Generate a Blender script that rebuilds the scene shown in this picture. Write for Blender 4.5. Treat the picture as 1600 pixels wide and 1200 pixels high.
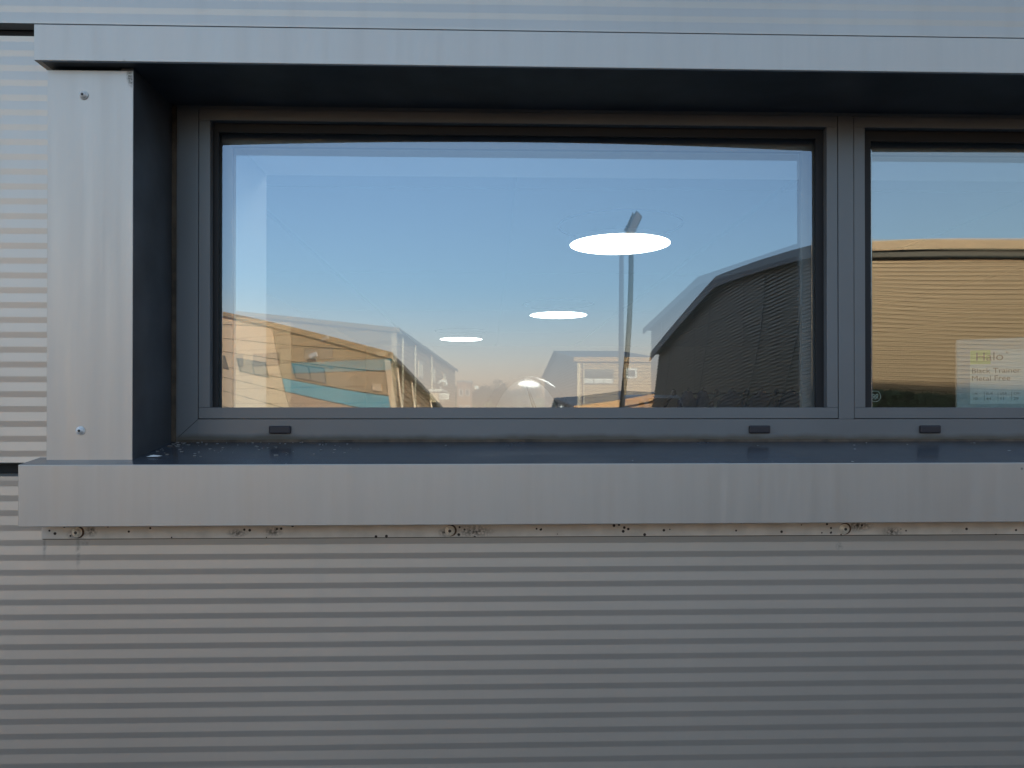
import bpy, bmesh, math, random
from mathutils import Vector, Matrix, noise
R = math.radians
random.seed(7)
for o in list(bpy.data.objects):
    bpy.data.objects.remove(o)
scene = bpy.context.scene
col = scene.collection

# ---------------------------------------------------------------- camera
cam_d = bpy.data.cameras.new('camera')
cam = bpy.data.objects.new('camera', cam_d)
col.objects.link(cam)
cam.location = (0, -1.3, 1.6)
cam.rotation_euler = (R(90.3), 0, R(-1.7))
cam_d.lens = 27.0
cam_d.sensor_width = 36.0
cam_d.shift_y = 33.7 / 1600
cam_d.clip_start = 0.02
cam_d.clip_end = 3000
scene.camera = cam

# ---------------------------------------------------------------- sky, sun, exposure
SUN_EL, SUN_AZ = 13.8, 22.0            # azimuth from +Y towards +X
world = bpy.data.worlds.new('World')
scene.world = world
world.use_nodes = True
nt = world.node_tree
nt.nodes.clear()
sky = nt.nodes.new('ShaderNodeTexSky')
sky.sky_type = 'NISHITA'
sky.sun_disc = False
sky.sun_elevation = R(SUN_EL)
sky.sun_rotation = R(SUN_AZ)
sky.air_density = 1.0
sky.dust_density = 2.2
sky.ozone_density = 1.4
bg = nt.nodes.new('ShaderNodeBackground')
bg.inputs['Strength'].default_value = 0.15
wo = nt.nodes.new('ShaderNodeOutputWorld')
# low sun air: the last few degrees above the horizon are paler and warmer, all the way round
wtc = nt.nodes.new('ShaderNodeTexCoord')
wsp = nt.nodes.new('ShaderNodeSeparateXYZ'); nt.links.new(wtc.outputs['Generated'], wsp.inputs[0])
wmr = nt.nodes.new('ShaderNodeMapRange'); wmr.interpolation_type = 'SMOOTHSTEP'
wmr.inputs['From Min'].default_value = 0.0; wmr.inputs['From Max'].default_value = 0.17
wmr.inputs['To Min'].default_value = 1.0; wmr.inputs['To Max'].default_value = 0.0
nt.links.new(wsp.outputs[2], wmr.inputs['Value'])
wmx = nt.nodes.new('ShaderNodeMix'); wmx.data_type = 'RGBA'; wmx.blend_type = 'MULTIPLY'
nt.links.new(wmr.outputs[0], wmx.inputs['Factor'])
nt.links.new(sky.outputs[0], wmx.inputs['A']); wmx.inputs['B'].default_value = (2.35, 1.24, 0.92, 1)
nt.links.new(wmx.outputs['Result'], bg.inputs[0])
nt.links.new(bg.outputs[0], wo.inputs[0])

sd = bpy.data.lights.new('sun', 'SUN')
sd.energy = 3.6
sd.angle = R(0.5)
sd.color = (1.0, 0.80, 0.56)
sun = bpy.data.objects.new('sun', sd)
col.objects.link(sun)
sdir = Vector((math.sin(R(SUN_AZ)) * math.cos(R(SUN_EL)), math.cos(R(SUN_AZ)) * math.cos(R(SUN_EL)), math.sin(R(SUN_EL))))
sun.rotation_euler = sdir.to_track_quat('Z', 'Y').to_euler()

scene.view_settings.view_transform = 'Standard'
scene.view_settings.look = 'None'
scene.view_settings.gamma = 1
scene.view_settings.use_curve_mapping = False
scene.view_settings.exposure = 1.3
scene.render.engine = 'CYCLES'
scene.cycles.max_bounces = 12
scene.cycles.transparent_max_bounces = 16

# ---------------------------------------------------------------- materials
def mat(name, base, rough=0.6, metal=0.0, var=0.0, vscale=4.0, vstretch=(1, 1, 1), bump=0.0, bscale=60.0,
        spec=0.5, emit=None, estr=0.0, bstretch=(1, 1, 1), rvar=0.0):
    m = bpy.data.materials.new(name)
    m.use_nodes = True
    n = m.node_tree.nodes
    l = m.node_tree.links
    b = n['Principled BSDF']
    b.inputs['Base Color'].default_value = (*base, 1)
    b.inputs['Roughness'].default_value = rough
    b.inputs['Metallic'].default_value = metal
    b.inputs['Specular IOR Level'].default_value = spec
    tc = n.new('ShaderNodeTexCoord')
    if var > 0:
        mp = n.new('ShaderNodeMapping'); mp.inputs['Scale'].default_value = vstretch
        l.new(tc.outputs['Object'], mp.inputs[0])
        no = n.new('ShaderNodeTexNoise'); no.inputs['Scale'].default_value = vscale
        no.inputs['Detail'].default_value = 5
        l.new(mp.outputs[0], no.inputs['Vector'])
        mr = n.new('ShaderNodeMapRange')
        mr.inputs['From Min'].default_value = 0.3; mr.inputs['From Max'].default_value = 0.7
        mr.inputs['To Min'].default_value = 1 - var; mr.inputs['To Max'].default_value = 1 + var
        l.new(no.outputs['Fac'], mr.inputs['Value'])
        mx = n.new('ShaderNodeMix'); mx.data_type = 'RGBA'; mx.blend_type = 'MULTIPLY'
        mx.inputs['Factor'].default_value = 1
        mx.inputs['A'].default_value = (*base, 1)
        l.new(mr.outputs[0], mx.inputs['B'])
        l.new(mx.outputs['Result'], b.inputs['Base Color'])
        if rvar > 0:
            m2 = n.new('ShaderNodeMapRange')
            m2.inputs['From Min'].default_value = 0.3; m2.inputs['From Max'].default_value = 0.7
            m2.inputs['To Min'].default_value = rough - rvar; m2.inputs['To Max'].default_value = rough + rvar
            l.new(no.outputs['Fac'], m2.inputs['Value'])
            l.new(m2.outputs[0], b.inputs['Roughness'])
    if bump > 0:
        mp2 = n.new('ShaderNodeMapping'); mp2.inputs['Scale'].default_value = bstretch
        l.new(tc.outputs['Object'], mp2.inputs[0])
        nb = n.new('ShaderNodeTexNoise'); nb.inputs['Scale'].default_value = bscale
        nb.inputs['Detail'].default_value = 3
        l.new(mp2.outputs[0], nb.inputs['Vector'])
        bp = n.new('ShaderNodeBump'); bp.inputs['Strength'].default_value = bump
        bp.inputs['Distance'].default_value = 0.002
        l.new(nb.outputs['Fac'], bp.inputs['Height'])
        l.new(bp.outputs[0], b.inputs['Normal'])
    if emit:
        b.inputs['Emission Color'].default_value = (*emit, 1)
        b.inputs['Emission Strength'].default_value = estr
    return m

def overlay(m, color, mask_builder):
    """mix a dirt colour over the base colour; mask_builder(nodes, links, texcoord) returns a 0..1 socket"""
    n = m.node_tree.nodes; l = m.node_tree.links
    b = n['Principled BSDF']
    tc = n.new('ShaderNodeTexCoord')
    fac = mask_builder(n, l, tc)
    mx = n.new('ShaderNodeMix'); mx.data_type = 'RGBA'
    src = b.inputs['Base Color']
    if src.is_linked:
        l.new(src.links[0].from_socket, mx.inputs['A'])
    else:
        mx.inputs['A'].default_value = src.default_value
    mx.inputs['B'].default_value = (*color, 1)
    l.new(fac, mx.inputs['Factor'])
    l.new(mx.outputs['Result'], b.inputs['Base Color'])
    # dirt is matt and not metallic
    for nm, v in (('Metallic', 0.0), ('Roughness', 0.85)):
        mm = n.new('ShaderNodeMix')
        s = b.inputs[nm]
        if s.is_linked: l.new(s.links[0].from_socket, mm.inputs['A'])
        else: mm.inputs['A'].default_value = s.default_value
        mm.inputs['B'].default_value = v
        l.new(fac, mm.inputs['Factor']); l.new(mm.outputs['Result'], s)

def mth(n, l, op, a, b=None, clamp=False):
    x = n.new('ShaderNodeMath'); x.operation = op; x.use_clamp = clamp
    for i, v in enumerate((a, b)):
        if v is None: continue
        if isinstance(v, (int, float)): x.inputs[i].default_value = v
        else: l.new(v, x.inputs[i])
    return x.outputs[0]

def specks(scale, size, seed=0.0, density=0.3, stretch=(1, 1, 1)):
    """scattered round spots: voronoi cells, only some of them, of uneven size"""
    def f(n, l, tc):
        mp = n.new('ShaderNodeMapping'); mp.inputs['Location'].default_value = (seed, seed * 1.7, seed * 0.6)
        mp.inputs['Scale'].default_value = stretch
        l.new(tc.outputs['Object'], mp.inputs[0])
        v = n.new('ShaderNodeTexVoronoi'); v.inputs['Scale'].default_value = scale
        l.new(mp.outputs[0], v.inputs['Vector'])
        sp = n.new('ShaderNodeSeparateColor'); l.new(v.outputs['Color'], sp.inputs[0])
        keep = mth(n, l, 'LESS_THAN', sp.outputs[0], density)
        rad = mth(n, l, 'MULTIPLY', sp.outputs[1], size)
        spot = mth(n, l, 'SUBTRACT', rad, v.outputs['Distance'])
        spot = mth(n, l, 'MULTIPLY', spot, 30, True)
        return mth(n, l, 'MULTIPLY', spot, keep)
    return f

def blot(points, amp=0.9, nscale=160):
    """smudges at given object-space (x, z, radius_x, radius_z)"""
    def f(n, l, tc):
        s = n.new('ShaderNodeSeparateXYZ'); l.new(tc.outputs['Object'], s.inputs[0])
        no = n.new('ShaderNodeTexNoise'); no.inputs['Scale'].default_value = nscale; no.inputs['Detail'].default_value = 4
        l.new(tc.outputs['Object'], no.inputs['Vector'])
        tot = None
        for (x, z, rx, rz) in points:
            dx = mth(n, l, 'DIVIDE', mth(n, l, 'SUBTRACT', s.outputs[0], x), rx)
            dz = mth(n, l, 'DIVIDE', mth(n, l, 'SUBTRACT', s.outputs[2], z), rz)
            d = mth(n, l, 'SQRT', mth(n, l, 'ADD', mth(n, l, 'MULTIPLY', dx, dx), mth(n, l, 'MULTIPLY', dz, dz)))
            v = mth(n, l, 'SUBTRACT', 1.0, d, True)
            tot = v if tot is None else mth(n, l, 'MAXIMUM', tot, v)
        k = mth(n, l, 'MULTIPLY', mth(n, l, 'SUBTRACT', no.outputs['Fac'], 0.36), 5.0, True)
        return mth(n, l, 'MULTIPLY', mth(n, l, 'MULTIPLY', tot, k), amp, True)
    return f

silver_rib = mat('silver_ribbed_cladding_paint', (0.535, 0.49, 0.435), 0.45, 0.72, var=0.05, vscale=2.0, bump=0.02, bscale=900)
def streaks(n, l, tc):
    mp = n.new('ShaderNodeMapping'); mp.inputs['Scale'].default_value = (26, 1, 0.9)
    l.new(tc.outputs['Object'], mp.inputs[0])
    no = n.new('ShaderNodeTexNoise'); no.inputs['Scale'].default_value = 1.0; no.inputs['Detail'].default_value = 6
    l.new(mp.outputs[0], no.inputs['Vector'])
    return mth(n, l, 'MULTIPLY', mth(n, l, 'MULTIPLY', mth(n, l, 'SUBTRACT', no.outputs['Fac'], 0.5), 3.0, True), 0.09)
overlay(silver_rib, (0.24, 0.22, 0.19), streaks)
overlay(silver_rib, (0.10, 0.09, 0.075), specks(22, 0.10, 3.0, 0.16))
overlay(silver_rib, (0.16, 0.14, 0.12), blot([(-0.684, 1.368, .005, .045), (-0.672, 1.379, .012, .008), (-0.739, 1.375, .004, .03), (0.60, 1.366, .008, .01)], 0.55, 120))
silver = mat('silver_flashing_paint', (0.545, 0.505, 0.455), 0.47, 0.70, var=0.03, vscale=9.0, vstretch=(9, 1, 0.5), bump=0.03, bscale=700, rvar=0.04)
overlay(silver, (0.26, 0.245, 0.22), streaks)
overlay(silver, (0.12, 0.11, 0.10), specks(16, 0.06, 9.0, 0.13))
overlay(silver, (0.05, 0.05, 0.04), blot([(-0.592, 2.150, 0.006, 0.02), (-0.589, 2.14, 0.003, 0.012)], 0.9, 300))
anth = mat('anthracite_frame_paint', (0.165, 0.175, 0.18), 0.38, 0.15, var=0.06, vscale=5, bump=0.03, bscale=900, rvar=0.05)
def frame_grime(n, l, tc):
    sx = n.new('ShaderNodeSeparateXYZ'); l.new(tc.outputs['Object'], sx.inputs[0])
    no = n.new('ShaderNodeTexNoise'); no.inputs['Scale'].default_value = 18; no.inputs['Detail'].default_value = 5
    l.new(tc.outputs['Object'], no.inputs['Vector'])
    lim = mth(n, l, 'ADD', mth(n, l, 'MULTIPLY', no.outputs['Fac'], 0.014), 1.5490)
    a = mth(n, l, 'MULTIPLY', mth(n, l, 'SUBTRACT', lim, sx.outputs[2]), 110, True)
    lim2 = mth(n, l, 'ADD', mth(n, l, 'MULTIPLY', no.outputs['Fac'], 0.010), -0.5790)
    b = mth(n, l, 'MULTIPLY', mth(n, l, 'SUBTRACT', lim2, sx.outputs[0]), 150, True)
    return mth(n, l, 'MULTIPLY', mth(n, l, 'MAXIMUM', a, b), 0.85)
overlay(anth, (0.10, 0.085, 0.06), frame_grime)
overlay(anth, (0.40, 0.38, 0.34), specks(30, 0.09, 6.0, 0.10))
reveal_m = mat('anthracite_reveal_paint', (0.065, 0.075, 0.085), 0.4, 0.1, var=0.25, vscale=14, bump=0.04, bscale=500)
overlay(reveal_m, (0.16, 0.13, 0.09), specks(60, 0.14, 2.0, 0.10))
sill_top_m = mat('sill_top_paint', (0.085, 0.095, 0.115), 0.2, 0.35, var=0.15, vscale=9, rvar=0.08)
overlay(sill_top_m, (0.35, 0.34, 0.31), specks(55, 0.16, 5.0, 0.11))
grime = mat('brown_grime_on_sealant', (0.085, 0.06, 0.038), 0.8, 0, var=0.45, vscale=35, bump=0.6, bscale=260)
cream_trim = mat('stained_cream_trim', (0.66, 0.585, 0.50), 0.55, 0.05, var=0.12, vscale=30)
overlay(cream_trim, (0.05, 0.035, 0.028), specks(115, 0.30, 1.0, 0.32))
overlay(cream_trim, (0.06, 0.05, 0.04), blot([(-0.683, 1.393, .02, .01), (-0.66, 1.399, .012, .012), (-0.025, 1.395, .035, .014), (-0.075, 1.393, .012, .01),
                                              (0.63, 1.402, .03, .012), (0.69, 1.391, .02, .01), (-0.42, 1.394, .02, .008), (-0.36, 1.396, .018, .01)], 1.0, 220))
gasket_m = mat('black_rubber', (0.012, 0.011, 0.012), 0.6)
cap_m = mat('drain_cap_plastic', (0.022, 0.02, 0.026), 0.5)
backing_m = mat('dark_backing', (0.02, 0.02, 0.02), 0.9)
bolt_m = mat('weathered_screw_metal', (0.80, 0.78, 0.74), 0.4, 0.2, var=0.2, vscale=300)
bolt_dirty = mat('dirty_screw_metal', (0.88, 0.78, 0.64), 0.5, 0.1, var=0.15, vscale=400)
rust_m = mat('rusty_washer_stain', (0.10, 0.055, 0.03), 0.8, var=0.5, vscale=300)
socket_m = mat('screw_socket', (0.06, 0.05, 0.04), 0.6)
spacer_m = mat('spacer_aluminium', (0.22, 0.22, 0.215), 0.4, 0.2)
plaster = mat('white_plaster', (0.80, 0.79, 0.76), 0.8)
room_wall = mat('room_wall_paint', (0.72, 0.69, 0.62), 0.9)
ceil_m = mat('ceiling_paint', (0.5, 0.51, 0.53), 0.85)
carpet = mat('grey_carpet', (0.07, 0.07, 0.075), 0.95, var=0.2, vscale=40)
lamp_m = mat('lit_diffuser', (1, 1, 1), 0.5, emit=(1.0, 0.97, 0.92), estr=4.0)
fill_lamp_m = mat('fill_lamp_diffuser', (1, 1, 1), 0.5, emit=(1.0, 0.97, 0.92), estr=2.4)
lamp_rim = mat('lamp_white_metal', (0.6, 0.6, 0.58), 0.4)
ring_m = mat('ceiling_ring_dark', (0.10, 0.11, 0.13), 0.5)
asphalt = mat('asphalt', (0.045, 0.042, 0.038), 0.9, var=0.25, vscale=3, bump=0.5, bscale=90)
concrete = mat('concrete_kerb', (0.30, 0.29, 0.27), 0.85, var=0.15, vscale=6)
white_line = mat('white_road_paint', (0.7, 0.7, 0.68), 0.7, var=0.15, vscale=20)
tan_clad = mat('tan_corrugated_cladding', (0.150, 0.107, 0.055), 0.5, 0.15, var=0.05, vscale=0.6)
tan_trim = mat('tan_fascia', (0.165, 0.118, 0.06), 0.5, 0.1, var=0.05, vscale=1)
dark_gut = mat('near_black_gap', (0.012, 0.014, 0.010), 0.6)
roof_m = mat('grey_sheet_roof', (0.15, 0.17, 0.18), 0.5, 0.2, var=0.08, vscale=1)
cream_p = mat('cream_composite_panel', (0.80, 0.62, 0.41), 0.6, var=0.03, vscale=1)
dtan_p = mat('ochre_shade_panel', (0.44, 0.32, 0.185), 0.6, var=0.04, vscale=1)  # shadow on the cream facade put into the colour; the verge trim shares it
grey_p = mat('grey_composite_panel', (0.36, 0.32, 0.30), 0.6, var=0.04, vscale=1)
teal_p = mat('teal_painted_panel', (0.07, 0.42, 0.56), 0.5, var=0.06, vscale=1)
pink_p = mat('dusty_pink_panel', (0.50, 0.34, 0.23), 0.6, var=0.04, vscale=1)
brown_clad = mat('brown_corrugated_cladding', (0.42, 0.28, 0.14), 0.55, 0.1, var=0.08, vscale=1)
far_clad = mat('ochre_far_cladding', (0.45, 0.31, 0.17), 0.55, 0.1, var=0.06, vscale=1)
white_m = mat('white_coated_metal', (0.8, 0.79, 0.76), 0.4)
pale_pipe = mat('pale_downpipe_plastic', (0.72, 0.64, 0.50), 0.45)
win_frame = mat('grey_window_frame', (0.10, 0.11, 0.11), 0.45)
far_glass = mat('far_window_glass', (0.16, 0.20, 0.22), 0.08, 0.6)
post_m = mat('galvanised_post', (0.022, 0.024, 0.027), 0.6, 0.0, var=0.1, vscale=3)
hedge_m = mat('hedge_leaves', (0.035, 0.07, 0.025), 0.75, var=0.4, vscale=6)
bark = mat('bark', (0.09, 0.06, 0.04), 0.9, var=0.3, vscale=8)
leaf_m = mat('brown_green_leaves', (0.10, 0.085, 0.04), 0.8, var=0.4, vscale=2)
navy = mat('navy_jacket_cloth', (0.008, 0.020, 0.085), 0.8, var=0.3, vscale=20, bump=0.5, bscale=60)
black_pl = mat('black_plastic', (0.02, 0.02, 0.022), 0.4)
card_white = mat('white_box_card', (0.42, 0.46, 0.46), 0.6)
label_m = mat('pale_label_paper', (0.62, 0.68, 0.66), 0.5)
label_green = mat('lime_label_print', (0.45, 0.62, 0.26), 0.5)
ink = mat('grey_ink', (0.14, 0.15, 0.15), 0.6)
helmet_m = mat('white_helmet_shell', (0.88, 0.88, 0.85), 0.3, var=0.04, vscale=8)
helmet_line = mat('helmet_groove', (0.06, 0.06, 0.06), 0.5)
shelf_m = mat('pale_shelf_laminate', (0.45, 0.42, 0.36), 0.5, var=0.05, vscale=4)
tyre_m = mat('tyre_rubber', (0.015, 0.015, 0.015), 0.8)
van_glass = mat('van_dark_glass', (0.015, 0.018, 0.02), 0.08)
etch_m = mat('etched_glass_stamp', (0.35, 0.42, 0.33), 0.6)
orange_m = mat('brick_red_wall', (0.34, 0.20, 0.13), 0.85, var=0.15, vscale=2)

def glass(name, refl, tint=(0.90, 0.94, 0.93), gtint=(1, 1, 1), rough=0.0, dirt=None):
    m = bpy.data.materials.new(name); m.use_nodes = True
    n = m.node_tree.nodes; l = m.node_tree.links; n.clear()
    out = n.new('ShaderNodeOutputMaterial')
    tr = n.new('ShaderNodeBsdfTransparent'); tr.inputs[0].default_value = (*tint, 1)
    if refl <= 0:
        l.new(tr.outputs[0], out.inputs[0]); return m
    gl = n.new('ShaderNodeBsdfGlossy'); gl.inputs['Roughness'].default_value = rough
    gl.inputs['Color'].default_value = (*gtint, 1)
    fr = n.new('ShaderNodeFresnel'); fr.inputs['IOR'].default_value = 1.5
    f = mth(n, l, 'ADD', mth(n, l, 'SUBTRACT', fr.outputs[0], 0.04), refl, True)
    geo = n.new('ShaderNodeNewGeometry')      # the coating is on the front face only
    f = mth(n, l, 'MULTIPLY', f, mth(n, l, 'SUBTRACT', 1.0, geo.outputs['Backfacing']))
    mx = n.new('ShaderNodeMixShader')
    l.new(f, mx.inputs[0]); l.new(tr.outputs[0], mx.inputs[1]); l.new(gl.outputs[0], mx.inputs[2])
    last = mx.outputs[0]
    if dirt:
        tc = n.new('ShaderNodeTexCoord')
        fac = mth(n, l, 'MULTIPLY', specks(38, 0.10, 4.0, 0.30)(n, l, tc), dirt)
        df = n.new('ShaderNodeBsdfDiffuse'); df.inputs[0].default_value = (0.05, 0.05, 0.045, 1)
        m2 = n.new('ShaderNodeMixShader')
        l.new(fac, m2.inputs[0]); l.new(last, m2.inputs[1]); l.new(df.outputs[0], m2.inputs[2]); last = m2.outputs[0]
    l.new(last, out.inputs[0])
    return m
OUT_REFL = 0.20
glass_front = glass('coated_glass_outer_face', OUT_REFL, (0.93, 0.96, 0.95), (0.76, 0.85, 1.0))
glass_front2 = glass('coated_glass_outer_face_spotted', OUT_REFL, (0.93, 0.96, 0.95), dirt=0.55)
glass_clear = glass('glass_edge_and_back', 0.0, (0.98, 0.99, 0.985))
glass_inner = glass('coated_glass_inner_face', 0.17, (0.90, 0.95, 0.96), (0.70, 0.84, 1.0))
clear_pl = glass('clear_plastic_dome', 0.10, (0.86, 0.86, 0.86), rough=0.16)

# ---------------------------------------------------------------- mesh helpers
def link(o, parent=None):
    col.objects.link(o)
    if parent: o.parent = parent
    return o

def mesh_obj(name, verts, faces, m, parent=None, smooth=False, mats=None, fm=None):
    me = bpy.data.meshes.new(name)
    me.from_pydata([tuple(v) for v in verts], [], faces)
    for x in (mats or [m]): me.materials.append(x)
    if fm:
        for p, i in zip(me.polygons, fm): p.material_index = i
    me.update()
    if smooth:
        for p in me.polygons: p.use_smooth = True
    return link(bpy.data.objects.new(name, me), parent)

class MB:
    def __init__(s): s.v = []; s.f = []
    def add(s, v, f):
        k = len(s.v); s.v += [Vector(x) for x in v]; s.f += [tuple(i + k for i in q) for q in f]; return s
    def box(s, x0, x1, y0, y1, z0, z1):
        v = [(x0, y0, z0), (x1, y0, z0), (x1, y1, z0), (x0, y1, z0), (x0, y0, z1), (x1, y0, z1), (x1, y1, z1), (x0, y1, z1)]
        return s.add(v, [(0, 3, 2, 1), (4, 5, 6, 7), (0, 1, 5, 4), (1, 2, 6, 5), (2, 3, 7, 6), (3, 0, 4, 7)])
    def prism(s, poly, a, b, axis='y'):
        """extrude a 2-D polygon (x,z for axis y; y,z for axis x; x,y for axis z)"""
        n = len(poly)
        def P(p, t):
            return (p[0], t, p[1]) if axis == 'y' else ((t, p[0], p[1]) if axis == 'x' else (p[0], p[1], t))
        v = [P(p, a) for p in poly] + [P(p, b) for p in poly]
        f = [tuple(range(n)), tuple(range(2 * n - 1, n - 1, -1))] + [(i, i + n, (i + 1) % n + n, (i + 1) % n) for i in range(n)]
        return s.add(v, f)
    def tube(s, pts, r, n=10, r2=None):
        pts = [Vector(p) for p in pts]; rings = []
        v = []; f = []
        for i, p in enumerate(pts):
            d = (pts[min(i + 1, len(pts) - 1)] - pts[max(i - 1, 0)]).normalized()
            a = d.orthogonal().normalized() if i == 0 else (a - d * a.dot(d)).normalized()
            b = d.cross(a)
            rr = r if r2 is None else r + (r2 - r) * i / (len(pts) - 1)
            v += [p + (a * math.cos(t) + b * math.sin(t)) * rr for t in [2 * math.pi * k / n for k in range(n)]]
        for i in range(len(pts) - 1):
            for k in range(n):
                f.append((i * n + k, i * n + (k + 1) % n, (i + 1) * n + (k + 1) % n, (i + 1) * n + k))
        f.append(tuple(range(n - 1, -1, -1))); f.append(tuple(range((len(pts) - 1) * n, len(pts) * n)))
        return s.add(v, f)
    def lathe(s, prof, c, axis=Vector((0, 0, 1)), n=24):
        axis = Vector(axis).normalized(); a = axis.orthogonal().normalized(); b = axis.cross(a); c = Vector(c)
        v = []; f = []
        for (r, h) in prof:
            v += [c + axis * h + (a * math.cos(2 * math.pi * k / n) + b * math.sin(2 * math.pi * k / n)) * max(r, 1e-5) for k in range(n)]
        for i in range(len(prof) - 1):
            for k in range(n):
                f.append((i * n + k, i * n + (k + 1) % n, (i + 1) * n + (k + 1) % n, (i + 1) * n + k))
        return s.add(v, f)
    def build(s, name, m, parent=None, smooth=False, bevel=0.0, seg=2):
        o = mesh_obj(name, s.v, s.f, m, parent)
        bm = bmesh.new(); bm.from_mesh(o.data)
        bmesh.ops.recalc_face_normals(bm, faces=bm.faces)
        if bevel > 0:
            bmesh.ops.bevel(bm, geom=bm.edges[:], offset=bevel, segments=seg, profile=0.5, affect='EDGES', clamp_overlap=True)
        bm.to_mesh(o.data); bm.free()
        if smooth:
            for p in o.data.polygons: p.use_smooth = True
        return o

def tag(o, label=None, cat=None, group=None, kind=None):
    if label: o['label'] = label
    if cat: o['category'] = cat
    if group: o['group'] = group
    if kind: o['kind'] = kind
    return o
def empty(name, loc=(0, 0, 0), rz=0, parent=None):
    o = bpy.data.objects.new(name, None); o.location = loc; o.rotation_euler = (0, 0, rz)
    o.empty_display_size = 0.1
    return link(o, parent)
def box(name, x0, x1, y0, y1, z0, z1, m, parent=None, bevel=0.0, seg=2):
    return MB().box(x0, x1, y0, y1, z0, z1).build(name, m, parent, bevel=bevel, seg=seg)
def copy_tree(o, parent=None):
    c = o.copy(); col.objects.link(c); c.parent = parent
    for ch in o.children: copy_tree(ch, c)
    return c

# ---------------------------------------------------------------- ground
g = box('ground', -900, 900, -1400, 500, -0.5, 0.0, asphalt); tag(g, 'dark asphalt yard between the industrial units', kind='structure')
pv = box('pavement', -25, 45, -1.6, 0.02, 0.0, 0.12, asphalt, bevel=0.01); tag(pv, 'dark tarmac pavement along the metal clad wall', kind='structure')
mk = MB()
for i in range(14): mk.box(9.4 + i * 2.5, 9.5 + i * 2.5, -18.6, -14.0, 0.003, 0.006)
tag(mk.build('road_markings', white_line), 'white parking bay lines before the tan unit', kind='structure')

# ---------------------------------------------------------------- our metal clad building
BX0, BX1, BTOP, BDEP = -25.0, 45.0, 7.5, 16.0
bld = empty('metal_clad_building', (0, 0, 0))
tag(bld, 'near building of silver horizontally ribbed metal cladding around the long window', 'building')

PITCH, LIGHT = 0.0247, 0.0142
def rib_panel(x0, x1, z0, z1, name='cladding_panel'):
    """one micro-ribbed sheet: a saw-tooth of up-facing (wide) and down-facing (narrow) flats, edges turned in"""
    A = 0.00075
    zc = 1.3785                         # centre of one down-facing flat
    prof = [(0.016, z0), (0.0, z0 + 0.0035)]
    pts = []
    k0 = int((z0 - zc) / PITCH) - 2
    for k in range(k0, k0 + int((z1 - z0) / PITCH) + 5):
        c = zc + k * PITCH
        h = (PITCH - LIGHT) / 2
        pts += [(A, c - h), (A, c - h + 0.0004), (0.0, c + h - 0.0004), (0.0, c + h)]
    # down-facing flat: inner (y=A) below, outer (y=0) above
    pts = [p for p in pts if z0 + 0.005 < p[1] < z1 - 0.005]
    prof += pts + [(0.0, z1 - 0.0035), (0.016, z1)]
    v = []; f = []
    for (y, z) in prof: v += [(x0, y, z), (x1, y, z)]
    for i in range(len(prof) - 1): f.append((2 * i, 2 * i + 1, 2 * i + 3, 2 * i + 2))
    return mesh_obj(name, v, f, silver_rib, bld)
rows = [0.0115 + 0.7445 * k for k in range(0, 11)]
WX0, WX1 = -0.722, 2.07
for k in range(10):
    z0 = rows[k] + 0.008; z1 = 2.2257 if k == 2 else min(rows[k + 1] - 0.004, BTOP)
    if k == 2:
        rib_panel(BX0, WX0, z0, z1); rib_panel(WX1, BX1, z0, z1)
    elif k == 3:
        rib_panel(BX0, BX1, 2.2405, z1)
    elif k == 1:
        rib_panel(BX0, BX1, z0, 1.4925)
    else:
        rib_panel(BX0, BX1, z0, z1)
# structure behind the cladding, with the window opening left free
bw = MB()
bw.box(BX0, -0.60, 0.02, 0.44, 0.0, BTOP - 0.05).box(1.96, BX1, 0.02, 0.44, 0.0, BTOP - 0.05)
bw.box(-0.60, 1.96, 0.02, 0.44, 0.0, 1.49).box(-0.60, 1.96, 0.02, 0.44, 2.185, BTOP - 0.05)
bw.build('backing_wall', backing_m, bld)
box('end_wall', BX0, BX0 + 0.3, 0.44, BDEP, 0, BTOP - 0.05, silver_rib, bld)
box('end_wall', BX1 - 0.3, BX1, 0.44, BDEP, 0, BTOP - 0.05, silver_rib, bld)
box('rear_wall', BX0, BX1, BDEP, BDEP + 0.3, 0, BTOP - 0.05, silver_rib, bld)
box('roof', BX0 - 0.05, BX1 + 0.05, -0.05, BDEP + 0.35, BTOP - 0.05, BTOP + 0.1, silver, bld)

# lintel flashing
lt = MB()
lt.add([(-0.7353, -0.04, 2.1643), (2.09, -0.04, 2.1643), (2.09, -0.04, 2.2228), (-0.7353, -0.04, 2.2228),
        (-0.7353, 0.0215, 2.1643), (2.09, 0.0215, 2.1643), (2.09, 0.0215, 2.2262), (-0.7353, 0.0215, 2.2262)],
       [(0, 1, 2, 3), (4, 7, 6, 5), (0, 4, 5, 1), (3, 2, 6, 7), (0, 3, 7, 4), (1, 5, 6, 2)])
lt.build('lintel_flashing', silver, bld, bevel=0.0008)
# the dark soffit above the recessed window
box('soffit', -0.7353 + 0.012, 2.075, -0.0385, 0.136, 2.1629, 2.1843, reveal_m, bld)
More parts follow.
